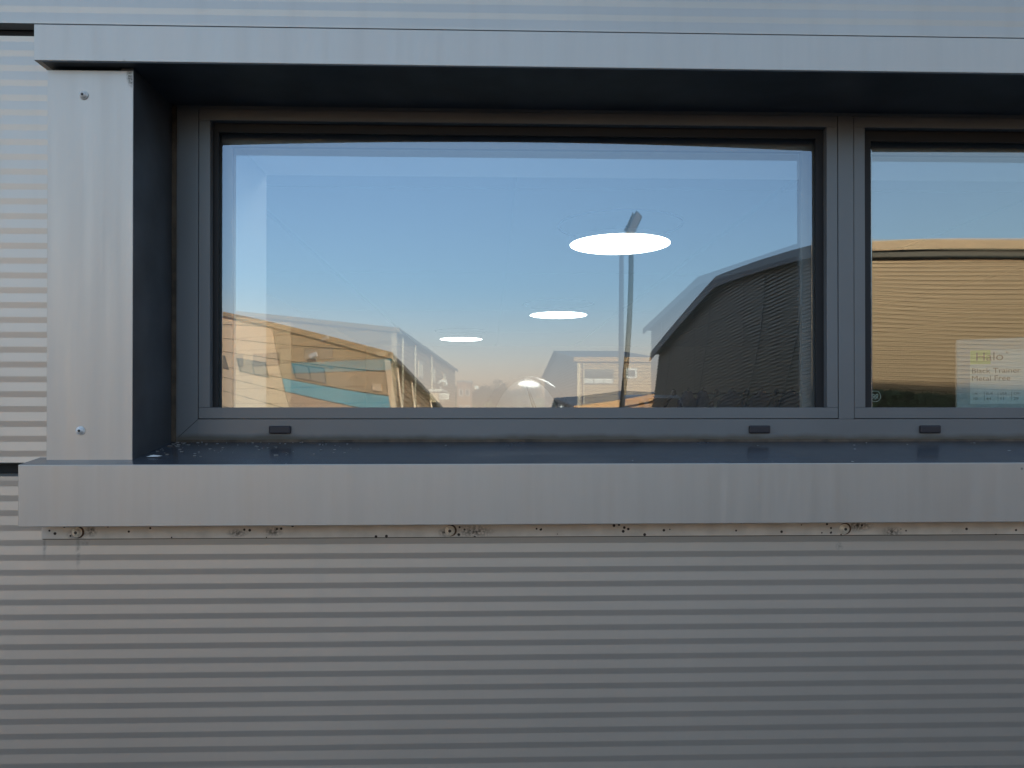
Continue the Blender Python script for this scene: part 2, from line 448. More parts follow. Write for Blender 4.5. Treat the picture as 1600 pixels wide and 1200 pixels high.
# jambs
def jamb(x0, x1, rx, s):
    j = box('jamb_flashing', x0, x1, -0.02, 0.0195, 1.512, 2.158, silver, bld, bevel=0.0007)
    r = box('reveal_lining', min(rx, rx - s * 0.02), max(rx, rx - s * 0.02), -0.0192, 0.136, 1.505, 2.162, reveal_m, bld)
    return j
j1 = jamb(-0.7248, -0.5862, -0.5857, 1)
j2 = jamb(1.9512, 2.075, 1.9507, -1)
def screw(x, y, z, r, parent, mm, lab):
    o = MB().lathe([(0, 0), (r, 0), (r, 0.0012), (r * 0.93, 0.0018), (r * 0.72, 0.0016), (r * 0.70, 0.0030), (r * 0.55, 0.0046), (r * 0.30, 0.0054)],
                   (x, y, z), (0, -1, 0), 24).build('screw', mm, parent, smooth=True)
    MB().lathe([(0, 0.0056), (r * 0.22, 0.0056), (r * 0.30, 0.0052)], (x, y, z), (0, -1, 0), 6).build('screw_socket', socket_m, o)
    o['label'] = lab
    if mm is bolt_dirty:
        MB().lathe([(0, 0), (r * 1.16, 0), (r * 1.16, 0.0006), (0, 0.0006)], (x + 0.0018, y, z + 0.0002), (0, -1, 0), 20).build('rusty_washer', rust_m, o)
    return o
screw(-0.6661, -0.02, 2.1165, 0.0074, j1, bolt_m, 'upper screw on the wide left jamb')
screw(-0.6697, -0.02, 1.5654, 0.0074, j1, bolt_m, 'lower screw on the wide left jamb')
# sill flashing: silver front, darker glossy top
sv = [(-0.7464, -0.06, 1.4135), (2.10, -0.06, 1.4155), (2.10, -0.06, 1.5128), (-0.7464, -0.06, 1.5122),
      (-0.7464, 0.001, 1.4135), (2.10, 0.001, 1.4155), (2.10, 0.001, 1.5210), (-0.7464, 0.001, 1.5205)]
sf = [(0, 1, 2, 3), (4, 7, 6, 5), (0, 4, 5, 1), (3, 2, 6, 7), (0, 3, 7, 4), (1, 5, 6, 2)]
so = mesh_obj('sill_flashing', sv, sf, silver, bld, mats=[silver, sill_top_m], fm=[0, 0, 0, 1, 0, 0])
bm = bmesh.new(); bm.from_mesh(so.data)
bmesh.ops.bevel(bm, geom=[e for e in bm.edges if abs(e.verts[0].co.y + 0.06) < 1e-4 and abs(e.verts[1].co.y + 0.06) < 1e-4], offset=0.0012, segments=2, profile=0.5, affect='EDGES')
bm.to_mesh(so.data); bm.free()
mesh_obj('sill_top', [(-0.5850, 0.0012, 1.5207), (1.9500, 0.0012, 1.5210), (1.9500, 0.136, 1.5405), (-0.5850, 0.136, 1.5402),
                      (-0.5850, 0.0012, 1.50), (1.9500, 0.0012, 1.50), (1.9500, 0.136, 1.50), (-0.5850, 0.136, 1.50)],
         [(0, 1, 2, 3), (4, 7, 6, 5), (0, 4, 5, 1), (1, 5, 6, 2), (2, 6, 7, 3), (3, 7, 4, 0)], sill_top_m, bld)
# grit on the sill
gr = MB()
for i in range(100):
    u = random.random() ** 2.2
    x = -0.575 + u * 0.35 if i < 95 else random.uniform(-0.5, 1.2)
    y = random.uniform(0.0, 0.133); y = 0.133 - (0.133 - y) * random.random() if i % 2 else y
    z = 1.5209 + max(0, y) * 0.1444; s = random.uniform(0.0004, 0.0016) * (1.5 if random.random() < 0.1 else 1)
    gr.box(x - s * random.uniform(.6, 2), x + s * random.uniform(.6, 2), y - s, y + s, z, z + s * 0.5)
tag(gr.build('sill_grit', concrete, bld), kind='stuff')
fl = MB().add([(-0.572, -0.002, 1.5213), (-0.552, -0.004, 1.5216), (-0.548, 0.006, 1.5226), (-0.566, 0.007, 1.5226), (-0.561, 0.002, 1.5245)],
              [(0, 1, 4), (1, 2, 4), (2, 3, 4), (3, 0, 4), (3, 2, 1, 0)])
fl.build('paint_flake', plaster, bld)
# cream trim strip below the sill with its screws
ts = MB()
ts.box(-0.7412, 2.09, -0.0045, 0.0, 1.3855, 1.4250)
tr_o = ts.build('trim_strip', cream_trim, bld, bevel=0.0006)
box('trim_shadow_strip', -0.7405, 2.089, -0.0025, 0.0, 1.3843, 1.3854, backing_m, bld)  # thin dark strip added to draw the shadow line under the trim
for x, lab in ((-0.6828, 'stained screw on the trim strip near its left end'), (-0.0661, 'screw at the middle of the trim strip'), (0.6063, 'screw on the right of the trim strip'), (1.27, 'screw at the far right of the trim strip')):
    screw(x, -0.0045, 1.3965, 0.0085, tr_o, bolt_dirty, lab)

# ---------------------------------------------------------------- the window (part of the building)
FY = 0.135
HX0, HX1 = -0.584, 1.949
win = box('window', HX0 - 0.001, -0.5378, FY, 0.20, 1.50, 2.183, anth, bld)          # left stile carries the rest
win['label'] = 'long dark grey window of two glazed panes'
box('frame_rail', -0.5376, HX1 - 0.044, FY, 0.20, 2.1570, 2.183, anth, win)
box('frame_rail', -0.5376, HX1 - 0.044, FY, 0.20, 1.50, 1.5820, anth, win)
box('frame_stile', HX1 - 0.0438, HX1 + 0.001, FY, 0.20, 1.50, 2.183, anth, win)
box('mullion', 0.6611, 0.6904, FY - 0.0006, 0.20, 1.5825, 2.1565, anth, win)
mj = MB()
mj.add([(-0.5735, FY - 0.0004, 1.5495), (-0.5385, FY - 0.0004, 1.5818), (-0.5385, FY + 0.001, 1.5818), (-0.5735, FY + 0.001, 1.5495),
        (-0.5729, FY - 0.0004, 1.5489), (-0.5379, FY - 0.0004, 1.5812), (-0.5379, FY + 0.001, 1.5812), (-0.5729, FY + 0.001, 1.5489)],
       [(0, 1, 5, 4), (3, 7, 6, 2), (0, 3, 2, 1), (4, 5, 6, 7), (0, 4, 7, 3), (1, 2, 6, 5)]).build('mitre_joint', gasket_m, win)
def leaf(x0, x1, gl_x0, gl_x1, top, gtop, outer_mat, sag, wave, seed):
    """glazing beads, gaskets, spacer and two panes between bead outer edges x0..x1"""
    b = 0.0206; z0, z1 = 1.5834, 2.1562
    y1 = 0.1498
    f = FY - 0.0008
    box('glazing_bead', x0, x0 + b, f, y1, z0 + b + 0.0003, z1 - b - 0.0003, anth, win, bevel=0.0005, seg=1)
    box('glazing_bead', x1 - b, x1, f, y1, z0 + b + 0.0003, z1 - b - 0.0003, anth, win, bevel=0.0005, seg=1)
    box('glazing_bead', x0, x1, f, y1, z1 - b, z1, anth, win, bevel=0.0005, seg=1)
    box('glazing_bead', x0, x1, f, y1, z0, z0 + b, anth, win, bevel=0.0005, seg=1)
    gk = MB()
    X0, X1, Z0, Z1 = x0 + 0.002, x1 - 0.002, 1.585, 2.155
    gz0 = 1.6015
    for q in ((X0, gl_x0, Z0, Z1), (gl_x1, X1, Z0, Z1), (gl_x0, gl_x1, gtop, Z1), (gl_x0, gl_x1, Z0, gz0)):
        gk.box(q[0], q[1], 0.1500, 0.1565, q[2], q[3])
    gk.build('gasket', gasket_m, win)
    # outer pane: sucked in at the middle as sealed units are, so a shallow concave mirror
    NX, NZ = 96, 48
    px0, px1, pz0, pz1 = gl_x0 - 0.006, gl_x1 + 0.006, 1.592, 2.131
    v = []; fcs = []
    for t, yy in ((0, 0.1570), (1, 0.1610)):
        for i in range(NX + 1):
            for k in range(NZ + 1):
                u = -1 + 2 * i / NX; w = -1 + 2 * k / NZ
                x = px0 + (px1 - px0) * i / NX; z = pz0 + (pz1 - pz0) * k / NZ
                d = sag * (1 - u * u) * (1 - w * w)
                if wave:
                    d += wave * math.exp(-((u + 1.0) / 0.16) ** 2) * math.sin(z * 22 + 1.0) * (1 - w * w)
                    d += wave * 0.5 * math.sin(z * 30 + x * 4) * (1 - w ** 2) * (1 - u * u)
                v.append((x, yy + d, z))
    N = (NX + 1) * (NZ + 1); mi = []
    for i in range(NX):
        for k in range(NZ):
            a = i * (NZ + 1) + k
            fcs.append((a, a + NZ + 1, a + NZ + 2, a + 1)); mi.append(0)
            fcs.append((N + a, N + a + 1, N + a + NZ + 2, N + a + NZ + 1)); mi.append(1)
    rim = [i * (NZ + 1) for i in range(NX + 1)] + [NX * (NZ + 1) + k for k in range(1, NZ + 1)] + \
          [i * (NZ + 1) + NZ for i in range(NX - 1, -1, -1)] + [k for k in range(NZ - 1, 0, -1)]
    for a, bb in zip(rim, rim[1:] + rim[:1]): fcs.append((a, a + N, bb + N, bb)); mi.append(1)
    p = mesh_obj('outer_pane', v, fcs, None, win, smooth=True, mats=[outer_mat, glass_clear], fm=mi)
    # spacer bar round the cavity
    s = 0.0165
    sp = MB(); a0, a1 = 0.1785, 0.1880
    sp.box(gl_x0 - 0.012, gl_x0 + s, a0, a1, 1.588, 2.135).box(gl_x1 - s, gl_x1 + 0.012, a0, a1, 1.588, 2.135)
    sp.box(gl_x0 + s, gl_x1 - s, a0, a1, gtop - s, 2.135).box(gl_x0 + s, gl_x1 - s, a0, a1, 1.588, 1.5985)
    sp.build('spacer_bar', spacer_m, win)
    q = MB().box(px0, px1, 0.1885, 0.1925, 1.588, 2.135)
    ip = q.build('inner_pane', glass_clear, win)
    ip.data.materials.append(glass_inner)
    for pl in ip.data.polygons:
        if pl.normal.y < -0.9: pl.material_index = 1
    # inner frame seen from the room
    inf = MB()
    inf.box(x0 - 0.02, gl_x0 - 0.004, 0.201, 0.225, 1.56, 2.16).box(gl_x1 + 0.004, x1 + 0.008, 0.201, 0.225, 1.56, 2.16)
    inf.box(gl_x0 - 0.004, gl_x1 + 0.004, 0.201, 0.225, gtop + 0.004, 2.16).box(gl_x0 - 0.004, gl_x1 + 0.004, 0.201, 0.225, 1.56, 1.596)
    inf.build('inner_frame', anth, win)
leaf(-0.5366, 0.6597, -0.5062, 0.6248, 0, 2.1190, glass_front, 0.0048, 0, 1)
leaf(0.6917, 1.9040, 0.7318, 1.8700, 0, 2.1150, glass_front2, 0.0012, 0.00009, 2)
for x in (-0.3868, 0.509, 0.8356, 1.62):
    box('drain_cap', x - 0.0200, x + 0.0200, FY - 0.006, FY + 0.001, 1.5555, 1.5700, cap_m, win, bevel=0.0022)
# grime filled joints where frame meets reveal and sill
sl = MB()
sl.box(-0.5852, -0.5775, FY - 0.003, FY + 0.001, 1.5415, 2.160)
sl.build('sealant', grime, bld)
n_ = 120; v = []; f = []
for i in range(n_ + 1):
    x = -0.5742 + (1.948 + 0.5742) * i / n_
    h = 1.5440 + 0.0015 * noise.noise(Vector((x * 9, 0, 0))) 
    v += [(x, FY - 0.0035, 1.5395), (x, FY - 0.0006, h), (x, FY + 0.0008, h + 0.001)]
for i in range(n_):
    f += [(3 * i, 3 * i + 3, 3 * i + 4, 3 * i + 1), (3 * i + 1, 3 * i + 4, 3 * i + 5, 3 * i + 2)]
mesh_obj('sealant', v, f, grime, bld)
# etched maker's stamp in the corner of the right pane
es = MB()
def ring(mb, c, r0, r1, y0, y1, n=32):
    v = []; f = []
    for k in range(n):
        a = 2 * math.pi * k / n
        for (r, y) in ((r0, y0), (r1, y0), (r1, y1), (r0, y1)): v.append((c[0] + r * math.cos(a), y, c[1] + r * math.sin(a)))
    for k in range(n):
        a = k * 4; b = ((k + 1) % n) * 4
        for q in range(4): f.append((a + q, b + q, b + (q + 1) % 4, a + (q + 1) % 4))
    mb.add(v, f)
ey0, ey1 = 0.1558, 0.1564
ring(es, (0.7425, 1.6255), 0.0100, 0.0107, ey0, ey1)
def strokes(mb, pts, c, s, w=0.00045):
    for a, b in zip(pts, pts[1:]):
        p = Vector((c[0] + a[0] * s, 0, c[1] + a[1] * s)); q = Vector((c[0] + b[0] * s, 0, c[1] + b[1] * s))
        d = (q - p).normalized(); nn = Vector((-d.z, 0, d.x)) * w; yy0 = Vector((0, ey0, 0)); yy1 = Vector((0, ey1, 0))
        mb.add([p + nn + yy0, p - nn + yy0, q - nn + yy0, q + nn + yy0, p + nn + yy1, p - nn + yy1, q - nn + yy1, q + nn + yy1],
               [(0, 1, 2, 3), (4, 7, 6, 5), (0, 3, 7, 4), (1, 5, 6, 2)])
arc = [(-0.45 + 0.45 * math.cos(t / 8 * math.pi * 1.0 + 0.3) * 1, 0.25 + 0.42 * math.sin(t / 8 * math.pi + 0.3)) for t in range(0, 9)]
strokes(es, [(-0.6, -0.5), (0.35, 0.45), (0.55, 0.25), (0.45, 0.0), (-0.1, -0.6)], (0.7425, 1.6255), 0.010)
strokes(es, [(0.6, -0.5), (-0.35, 0.45), (-0.55, 0.25), (-0.45, 0.0), (0.1, -0.6)], (0.7425, 1.6255), 0.010)
es.build('glass_stamp', etch_m, win)

# ---------------------------------------------------------------- room behind the window
RX0, RX1, RY1, CZ = -2.6, 7.0, 15.0, 2.945
rv = MB()
rv.box(-0.62, -0.5050, 0.226, 0.455, 1.50, 2.20)
box('window_reveal', 1.93, 2.0, 0.226, 0.455, 1.50, 2.20, plaster, bld)
rv.build('window_reveal', plaster, bld)
box('window_reveal', -0.5048, 1.9298, 0.226, 0.455, 2.132, 2.20, plaster, bld)
box('interior_sill', -0.5048, 1.9298, 0.226, 0.47, 1.545, 1.5845, plaster, bld)
iw = MB()
iw.box(RX0 - 0.1, RX0, 0.46, RY1 + 0.1, 0, CZ + .1).box(RX1, RX1 + 0.1, 0.46, RY1 + 0.1, 0, CZ + .1).box(RX0, RX1, RY1, RY1 + 0.1, 0, CZ + .1)
iw.box(RX0, -0.6, 0.445, 0.459, 0, CZ + .1).box(1.94, RX1, 0.445, 0.459, 0, CZ + .1).box(-0.6, 1.94, 0.445, 0.459, 2.201, CZ + .1).box(-0.6, 1.94, 0.445, 0.459, 0, 1.54)
iw.build('room_wall', room_wall, bld)
box('room_floor', RX0, RX1, 0.459, RY1, 0.005, 0.03, carpet, bld)
xs = [-2.6, -1.51, 0.14, 1.79, 3.44, 5.09, 7.0]
for a, b in zip(xs, xs[1:]):
    for yy in range(5):
        ya = 0.46 + yy * 2.9; yb = min(ya + 2.9, RY1)
        box('ceiling_panel', a + 0.02, b - 0.02, ya + 0.01, yb - 0.01, CZ, CZ + 0.03, ceil_m, bld)
box('ceiling_void', RX0, RX1, 0.46, RY1, CZ + 0.04, CZ + 0.08, ceil_m, bld)

def pendant(x, y, lab, lm=lamp_m):
    t = empty('pendant_light', (x, y, CZ)); tag(t, lab, 'ceiling light', 'round pendant lights hanging in the room')
    r = 0.365; zz = -0.145
    MB().lathe([(0, 0), (r - 0.006, 0), (r - 0.004, 0.004)], (0, 0, zz), (0, 0, 1), 64).build('diffuser', lm, t)
    MB().lathe([(r - 0.003, 0), (r, 0.0), (r, 0.03), (r - 0.03, 0.04), (0, 0.045)], (0, 0, zz + 0.001), (0, 0, 1), 64).build('housing', lamp_rim, t, smooth=True)
    for k in range(3):
        a = 2.1 * k
        MB().tube([(0.2 * math.cos(a), 0.2 * math.sin(a), zz + 0.04), (0.02 * math.cos(a), 0.02 * math.sin(a), 0)], 0.0012, 5).build('suspension_wire', lamp_rim, t)
    MB().lathe([(0.44, 0.0), (0.44, -0.008), (0.455, -0.008), (0.455, 0.0)], (0, 0, -0.001), (0, 0, 1), 64).build('ceiling_ring', ring_m, t)
    return t
pendant(0.95, 4.26, 'largest and nearest lit round pendant light')
pendant(0.88, 8.45, 'middle one of the three lit round pendant lights')
pendant(-0.48, 11.85, 'smallest and farthest lit round pendant light')

for x, y, w in ((0.22, 1.45, 'left'), (3.2, 1.9, 'right'), (5.4, 3.2, 'far right')):  # unseen lamps added to brighten the helmet, box and jackets
    pendant(x, y, 'added unseen fill lamp in the room, %s one' % w, fill_lamp_m)
# display unit with helmet under a clear dome
un = empty('display_unit', (0.1, 1.0, 0.03)); tag(un, 'pale display unit standing inside below the window edge', 'shelf unit')
box('top', -0.5, 0.5, -0.22, 0.22, 1.42, 1.445, shelf_m, un, bevel=0.003)
for sx in (-0.48, 0.46): box('side_panel', sx, sx + 0.02, -0.21, 0.21, 0.0, 1.419, shelf_m, un)
for zz in (0.1, 0.5, 0.9): box('shelf', -0.459, 0.459, -0.20, 0.20, zz, zz + 0.02, shelf_m, un)
hel = empty('safety_helmet', (0.112, 1.0, 1.476)); tag(hel, 'white safety helmet inside the clear dome on the display unit', 'helmet')
v = []; f = []; NA, NB = 48, 20
for j in range(NB + 1):
    th = math.pi / 2 * j / NB
    for i in range(NA):
        a = 2 * math.pi * i / NA
        rr = 0.116 * math.cos(th); hh = 0.205 * math.sin(th)
        rid = 0.006 * math.exp(-((abs(math.cos(a)) * math.cos(th)) / 0.10) ** 2) * math.sin(th)
        v.append((rr * math.cos(a) * 0.97, rr * math.sin(a) * 1.1, 0.01 + hh + rid))
for j in range(NB):
    for i in range(NA): f.append((j * NA + i, j * NA + (i + 1) % NA, (j + 1) * NA + (i + 1) % NA, (j + 1) * NA + i))
mesh_obj('shell', v, f, helmet_m, hel, smooth=True)
MB().lathe([(0.113, 0.010), (0.129, 0.004), (0.131, 0.0), (0.112, 0.004)], (0, 0, 0), (0, 0, 1), 48).build('brim', helmet_m, hel, smooth=True)
for s, w in ((0.045, 0.0026), (0.062, 0.0018), (0.052, 0.0014)):
    pts = []
    for j in range(12):
        t = 0.15 + 1.25 * j / 11
        xx = -0.030 + s * 1.2 * (1 - t / 1.4) ** 1.5 + 0.02 * (t < 0)
        hh = 0.205 * math.sin(t); rr = 0.116 * math.cos(t) * 0.98
        pts.append((xx + 0.02, -math.sqrt(max(rr * rr - (xx + 0.02) ** 2, 0)) * 1.1 - 0.0005, 0.0125 + hh))
    MB().tube(pts, w, 6).build('vent_groove', helmet_line, hel, smooth=True)
dm = empty('clear_dome', (0.112, 1.0, 1.476)); tag(dm, 'clear plastic dome covering the white helmet', 'dome')
v = []; f = []
for lay, r in ((0, 0.137), (1, 0.1345)):
    for j in range(NB + 1):
        th = math.pi / 2 * j / NB
        for i in range(NA):
            a = 2 * math.pi * i / NA
            v.append((r * math.cos(th) * math.cos(a), r * math.cos(th) * math.sin(a), (0.087 + r * math.sin(th))))
for lay in (0, 1):
    o_ = lay * (NB + 1) * NA
    for j in range(NB):
        for i in range(NA): f.append((o_ + j * NA + i, o_ + j * NA + (i + 1) % NA, o_ + (j + 1) * NA + (i + 1) % NA, o_ + (j + 1) * NA + i))
for i in range(NA): f.append((i, (i + 1) % NA, (NB + 1) * NA + (i + 1) % NA, (NB + 1) * NA + i))
mesh_obj('shell', v, f, clear_pl, dm, smooth=True)
MB().lathe([(0.137, 0.0), (0.137, 0.087), (0.1345, 0.087), (0.1345, 0.0)], (0, 0, 0), (0, 0, 1), 48).build('collar', clear_pl, dm, smooth=True)

# shoe box leaning towards the right pane
sb = empty('shoe_box', (1.072, 0.43, 1.5848), R(-30)); tag(sb, 'white shoe box with a printed label behind the right pane', 'box')
BL, BH, BDp = 0.33, 0.175, 0.10
poly = [(0, 0), (BL, 0), (BL, BH), (0.215, BH)]
poly += [(0.182 + 0.033 * math.cos(t), BH - 0.030 * math.sin(t)) for t in [math.pi * k / 12 for k in range(1, 12)]]
poly += [(0.149, BH), (0, BH)]
MB().prism(poly, 0.0, 0.002).build('carton_front', card_white, sb)
box('carton_back', 0, BL, BDp - 0.002, BDp, 0, BH, card_white, sb)
box('carton_side', 0, 0.002, 0.0022, BDp - 0.0022, 0, BH, card_white, sb)
box('carton_side', BL - 0.002, BL, 0.0022, BDp - 0.0022, 0, BH, card_white, sb)
lb = box('label', 0.026, 0.30, -0.0006, -0.0001, 0.028, 0.150, label_m, sb)
n_g = 12
box('label_print', 0.0265, 0.066, -0.0009, -0.0007, 0.118, 0.1495, label_green, lb)
def text(s, x, z, size, parent, sx=1.15, vert=False, m=ink, y=-0.0012):
    cu = bpy.data.curves.new('lettering', 'FONT'); cu.body = s; cu.size = size; cu.extrude = 0.0001
    ob = bpy.data.objects.new('lettering_curve', cu); col.objects.link(ob)
    dg = bpy.context.evaluated_depsgraph_get(); dg.update()
    me = bpy.data.meshes.new_from_object(ob.evaluated_get(dg))
    bpy.data.objects.remove(ob); bpy.data.curves.remove(cu)
    M = Matrix.Translation((x, y, z)) @ Matrix.Rotation(R(90), 4, 'X')
    if vert: M = M @ Matrix.Rotation(R(90), 4, 'Z')
    M = M @ Matrix.Diagonal((sx, 1, 1, 1))
    me.transform(M); me.materials.clear(); me.materials.append(m)
    o = bpy.data.objects.new('lettering', me); link(o, parent); return o
text('Halo', 0.036, 0.126, 0.026, lb, 1.1)
text('\u00b0', 0.094, 0.133, 0.016, lb)
text('Black Trainer', 0.0285, 0.0975, 0.0165, lb, 1.05)
text('Metal Free', 0.0285, 0.0805, 0.0165, lb, 1.05)
for i, (a, b) in enumerate((('UK', '10'), ('EUR', '44'), ('USA', '11'), ('CM', '29'))):
    text(a, 0.031 + i * 0.026, 0.0490, 0.0065, lb)
    text(b, 0.031 + i * 0.026, 0.0370, 0.0085, lb)
    if i: box('divider', 0.0275 + i * 0.026, 0.0281 + i * 0.026, -0.0012, -0.0007, 0.035, 0.055, ink, lb)
text('0 2 8 9 4 8 0', 0.160, 0.048, 0.0105, lb, 1.0, True)
for k in range(9):
    box('size_line', 0.166, 0.285, -0.0012, -0.0007, 0.050 + k * 0.0095, 0.0504 + k * 0.0095, ink, lb)
text('UK', 0.147, 0.040, 0.007, lb); text('CA', 0.147, 0.034, 0.007, lb); text('CE', 0.168, 0.0335, 0.013, lb)

# navy jackets hanging along the far rail inside
rl = empty('clothes_rail', (3.9, 9.72, 0.03)); tag(rl, 'long black rail that the navy jackets hang on', 'clothes rail')
MB().tube([(-1.1, 0, 1.80), (1.3, 0, 1.80)], 0.014, 8).build('bar', black_pl, rl)
for x in (-1.1, 1.3): MB().tube([(x, 0, 0), (x, 0, 1.82)], 0.016, 8).build('upright', black_pl, rl)
def jacket(x, y, s, lab):
    t = empty('jacket', (x, y, 0.03)); tag(t, lab, 'jacket', 'navy jackets hanging in a row inside')
    v = []; f = []; n = 20
    prof = [(0.03, 0.03, 1.845), (0.055, 0.05, 1.83), (0.075, 0.06, 1.80), (0.13 * s, 0.07, 1.765), (0.185 * s, 0.085, 1.715), (0.205 * s, 0.095, 1.62),
            (0.20 * s, 0.10, 1.40), (0.205 * s, 0.11, 1.10), (0.21 * s, 0.115, 0.95)]
    for (a, b, z) in prof:
        for k in range(n):
            tt = 2 * math.pi * k / n
            q = 1 + 0.06 * math.sin(5 * tt + z * 9 + x * 7)
            v.append((a * math.cos(tt) * q, b * math.sin(tt) * q, z))
    for j in range(len(prof) - 1):
        for k in range(n): f.append((j * n + k, j * n + (k + 1) % n, (j + 1) * n + (k + 1) % n, (j + 1) * n + k))
    f.append(tuple(range(n)))
    mesh_obj('body', v, f, navy, t, smooth=True)
    MB().tube([(0, 0, 1.80), (0, 0, 1.87), (0.012, 0, 1.885), (0.024, 0, 1.875)], 0.006, 6).build('hanger_hook', black_pl, t)
    for sd_ in (-1, 1):
        MB().tube([(sd_ * 0.15 * s, 0, 1.70), (sd_ * 0.215 * s, -0.02, 1.45), (sd_ * 0.23 * s, -0.05, 1.15)], 0.055, 10, 0.04).build('sleeve', navy, t, smooth=True)
    return t
jp = [(1077, 0.62, 'first'), (1101, 0.62, 'second'), (1147, 1, 'third'), (1195, 1, 'fourth'), (1243, 1, 'fifth'), (1291, 1, 'sixth')]
for px, s, w in jp:
    jacket((px - 764) / 1200 * 11.0, 9.72, s, '%s navy jacket from the left in the row hanging inside' % w)
for px, w in ((1054, 'first'), (1123, 'second'), (1171, 'third'), (1219, 'fourth'), (1267, 'fifth')):
    t = empty('coat_stand', ((px - 764) / 1200 * 10.6, 9.45, 1.60))
    tag(t, '%s black angled hook arm from the left among the jackets' % w, 'hook', 'black hook arms between the jackets')
    MB().tube([(-0.07, 0.1, 0.02), (-0.03, 0.05, 0.12), (0.02, 0, 0.19)], 0.018, 8).build('stem', black_pl, t, smooth=True)
    MB().lathe([(0, -0.05), (0.03, -0.04), (0.042, 0), (0.03, 0.05), (0, 0.06)], (0.035, -0.005, 0.23), (0.3, 0, 1), 12).build('knob', black_pl, t, smooth=True)
    MB().tube([(-0.07, 0.1, 0.02), (-0.07, 0.1, -1.57)], 0.014, 8).build('post', black_pl, t)

# ---------------------------------------------------------------- tan unit across the yard (its sunlit front faces the window)
def ribs_on(axis, fixed, outsign, a_fun, z0, z1, pitch, amp, name, m, parent):
    """horizontal corrugation; a_fun(z) gives the two ends along the wall; axis 'x': wall runs along x at y=fixed"""
    v = []; f = []; n = int((z1 - z0) / pitch)
    prof = []
    for k in range(n + 1):
        z = z0 + k * pitch
        for (t, d) in ((0, 0), (0.52, 0), (0.66, -amp), (0.86, -amp), ):
            if z + t * pitch <= z1: prof.append((z + t * pitch, d))
    prof.append((z1, 0))
    for (z, d) in prof:
        a, b = a_fun(z)
        off = fixed + outsign * d
        if axis == 'x': v += [(a, off, z), (b, off, z)]
        else: v += [(off, a, z), (off, b, z)]
    for i in range(len(prof) - 1): f.append((2 * i, 2 * i + 1, 2 * i + 3, 2 * i + 2))
    return mesh_obj(name, v, f, m, parent)

tu = empty('tan_warehouse', (9.3, -19.64, 0)); tag(tu, 'tan corrugated warehouse with low gable reflected on the right', 'building')
DY, EZ, RZ = -22.6, 6.21, 7.14
LEN = 34.0
# front wall and gable (local frame: corner at origin, body towards -y and +x)
ribs_on('x', 0.0, 1, lambda z: (0.0, LEN), 0.45, EZ - 0.24, 0.12, 0.02, 'front_cladding', tan_clad, tu)
def gy(z):
    if z <= EZ: return (DY, 0)
    k = (RZ - z) / (RZ - EZ)
    return (DY / 2 - abs(DY / 2) * k, DY / 2 + abs(DY / 2) * k)
ribs_on('y', 0.0, -1, gy, 0.0, RZ - 0.02, 0.12, 0.05, 'gable_cladding', mat('grey_brown_gable_cladding', (0.20, 0.17, 0.125), 0.5, 0.15, var=0.05, vscale=0.6), tu)
MB().prism([(-0.1, 0), (DY, 0), (DY, EZ), (DY / 2, RZ), (-0.1, EZ)], 0.09, LEN, 'x').build('core', dark_gut, tu)
box('plinth', 0.0, LEN, 0.01, 0.07, 0.0, 0.449, concrete, tu)
for yy in (-3.3, -6.6, -13.2, -19.8): box('joint_cover', -0.035, -0.001, yy - 0.03, yy + 0.03, 0.0, gy(0)[0] and (EZ + (RZ - EZ) * (1 - abs(yy - DY / 2) / abs(DY / 2))) - 0.1, win_frame, tu)
def roof_slab(y0, z0, y1, z1, x0, x1, th, name, m, parent):
    return MB().add([(x0, y0, z0), (x1, y0, z0), (x1, y1, z1), (x0, y1, z1), (x0, y0, z0 + th), (x1, y0, z0 + th), (x1, y1, z1 + th), (x0, y1, z1 + th)],
                    [(0, 1, 2, 3), (4, 7, 6, 5), (0, 4, 5, 1), (1, 5, 6, 2), (2, 6, 7, 3), (3, 7, 4, 0)]).build(name, m, parent)
sl_ = (RZ - EZ) / abs(DY / 2)
roof_slab(0.32, EZ - sl_ * 0.32, DY / 2, RZ, -0.35, LEN + .3, 0.16, 'roof_slope', roof_m, tu)
roof_slab(DY - 0.32, EZ - sl_ * 0.32, DY / 2, RZ, -0.35, LEN + .3, 0.16, 'roof_slope', roof_m, tu)
for a, b in ((0.34, DY / 2), (DY - 0.34, DY / 2)):
    za = EZ - sl_ * 0.34
    roof_slab(a, za - 0.22, b, RZ - 0.20, -0.40, -0.352, 0.32, 'verge_trim', roof_m, tu)
box('fascia', -0.35, LEN + 0.3, 0.33, 0.37, EZ - 0.17, EZ + 0.10, tan_trim, tu)
box('soffit', -0.35, LEN + 0.3, 0.04, 0.325, EZ - 0.165, EZ - 0.145, tan_trim, tu)
box('gutter', 0.0, LEN + 0.3, 0.06, 0.24, EZ - 0.36, EZ - 0.19, dark_gut, tu, bevel=0.02)  # near black, so its colour also draws the shade under the fascia
for x in (13.0, 24.0): MB().tube([(x, 0.12, EZ - 0.46), (x, 0.12, 0.1)], 0.05, 8).build('downpipe', tan_trim, tu)

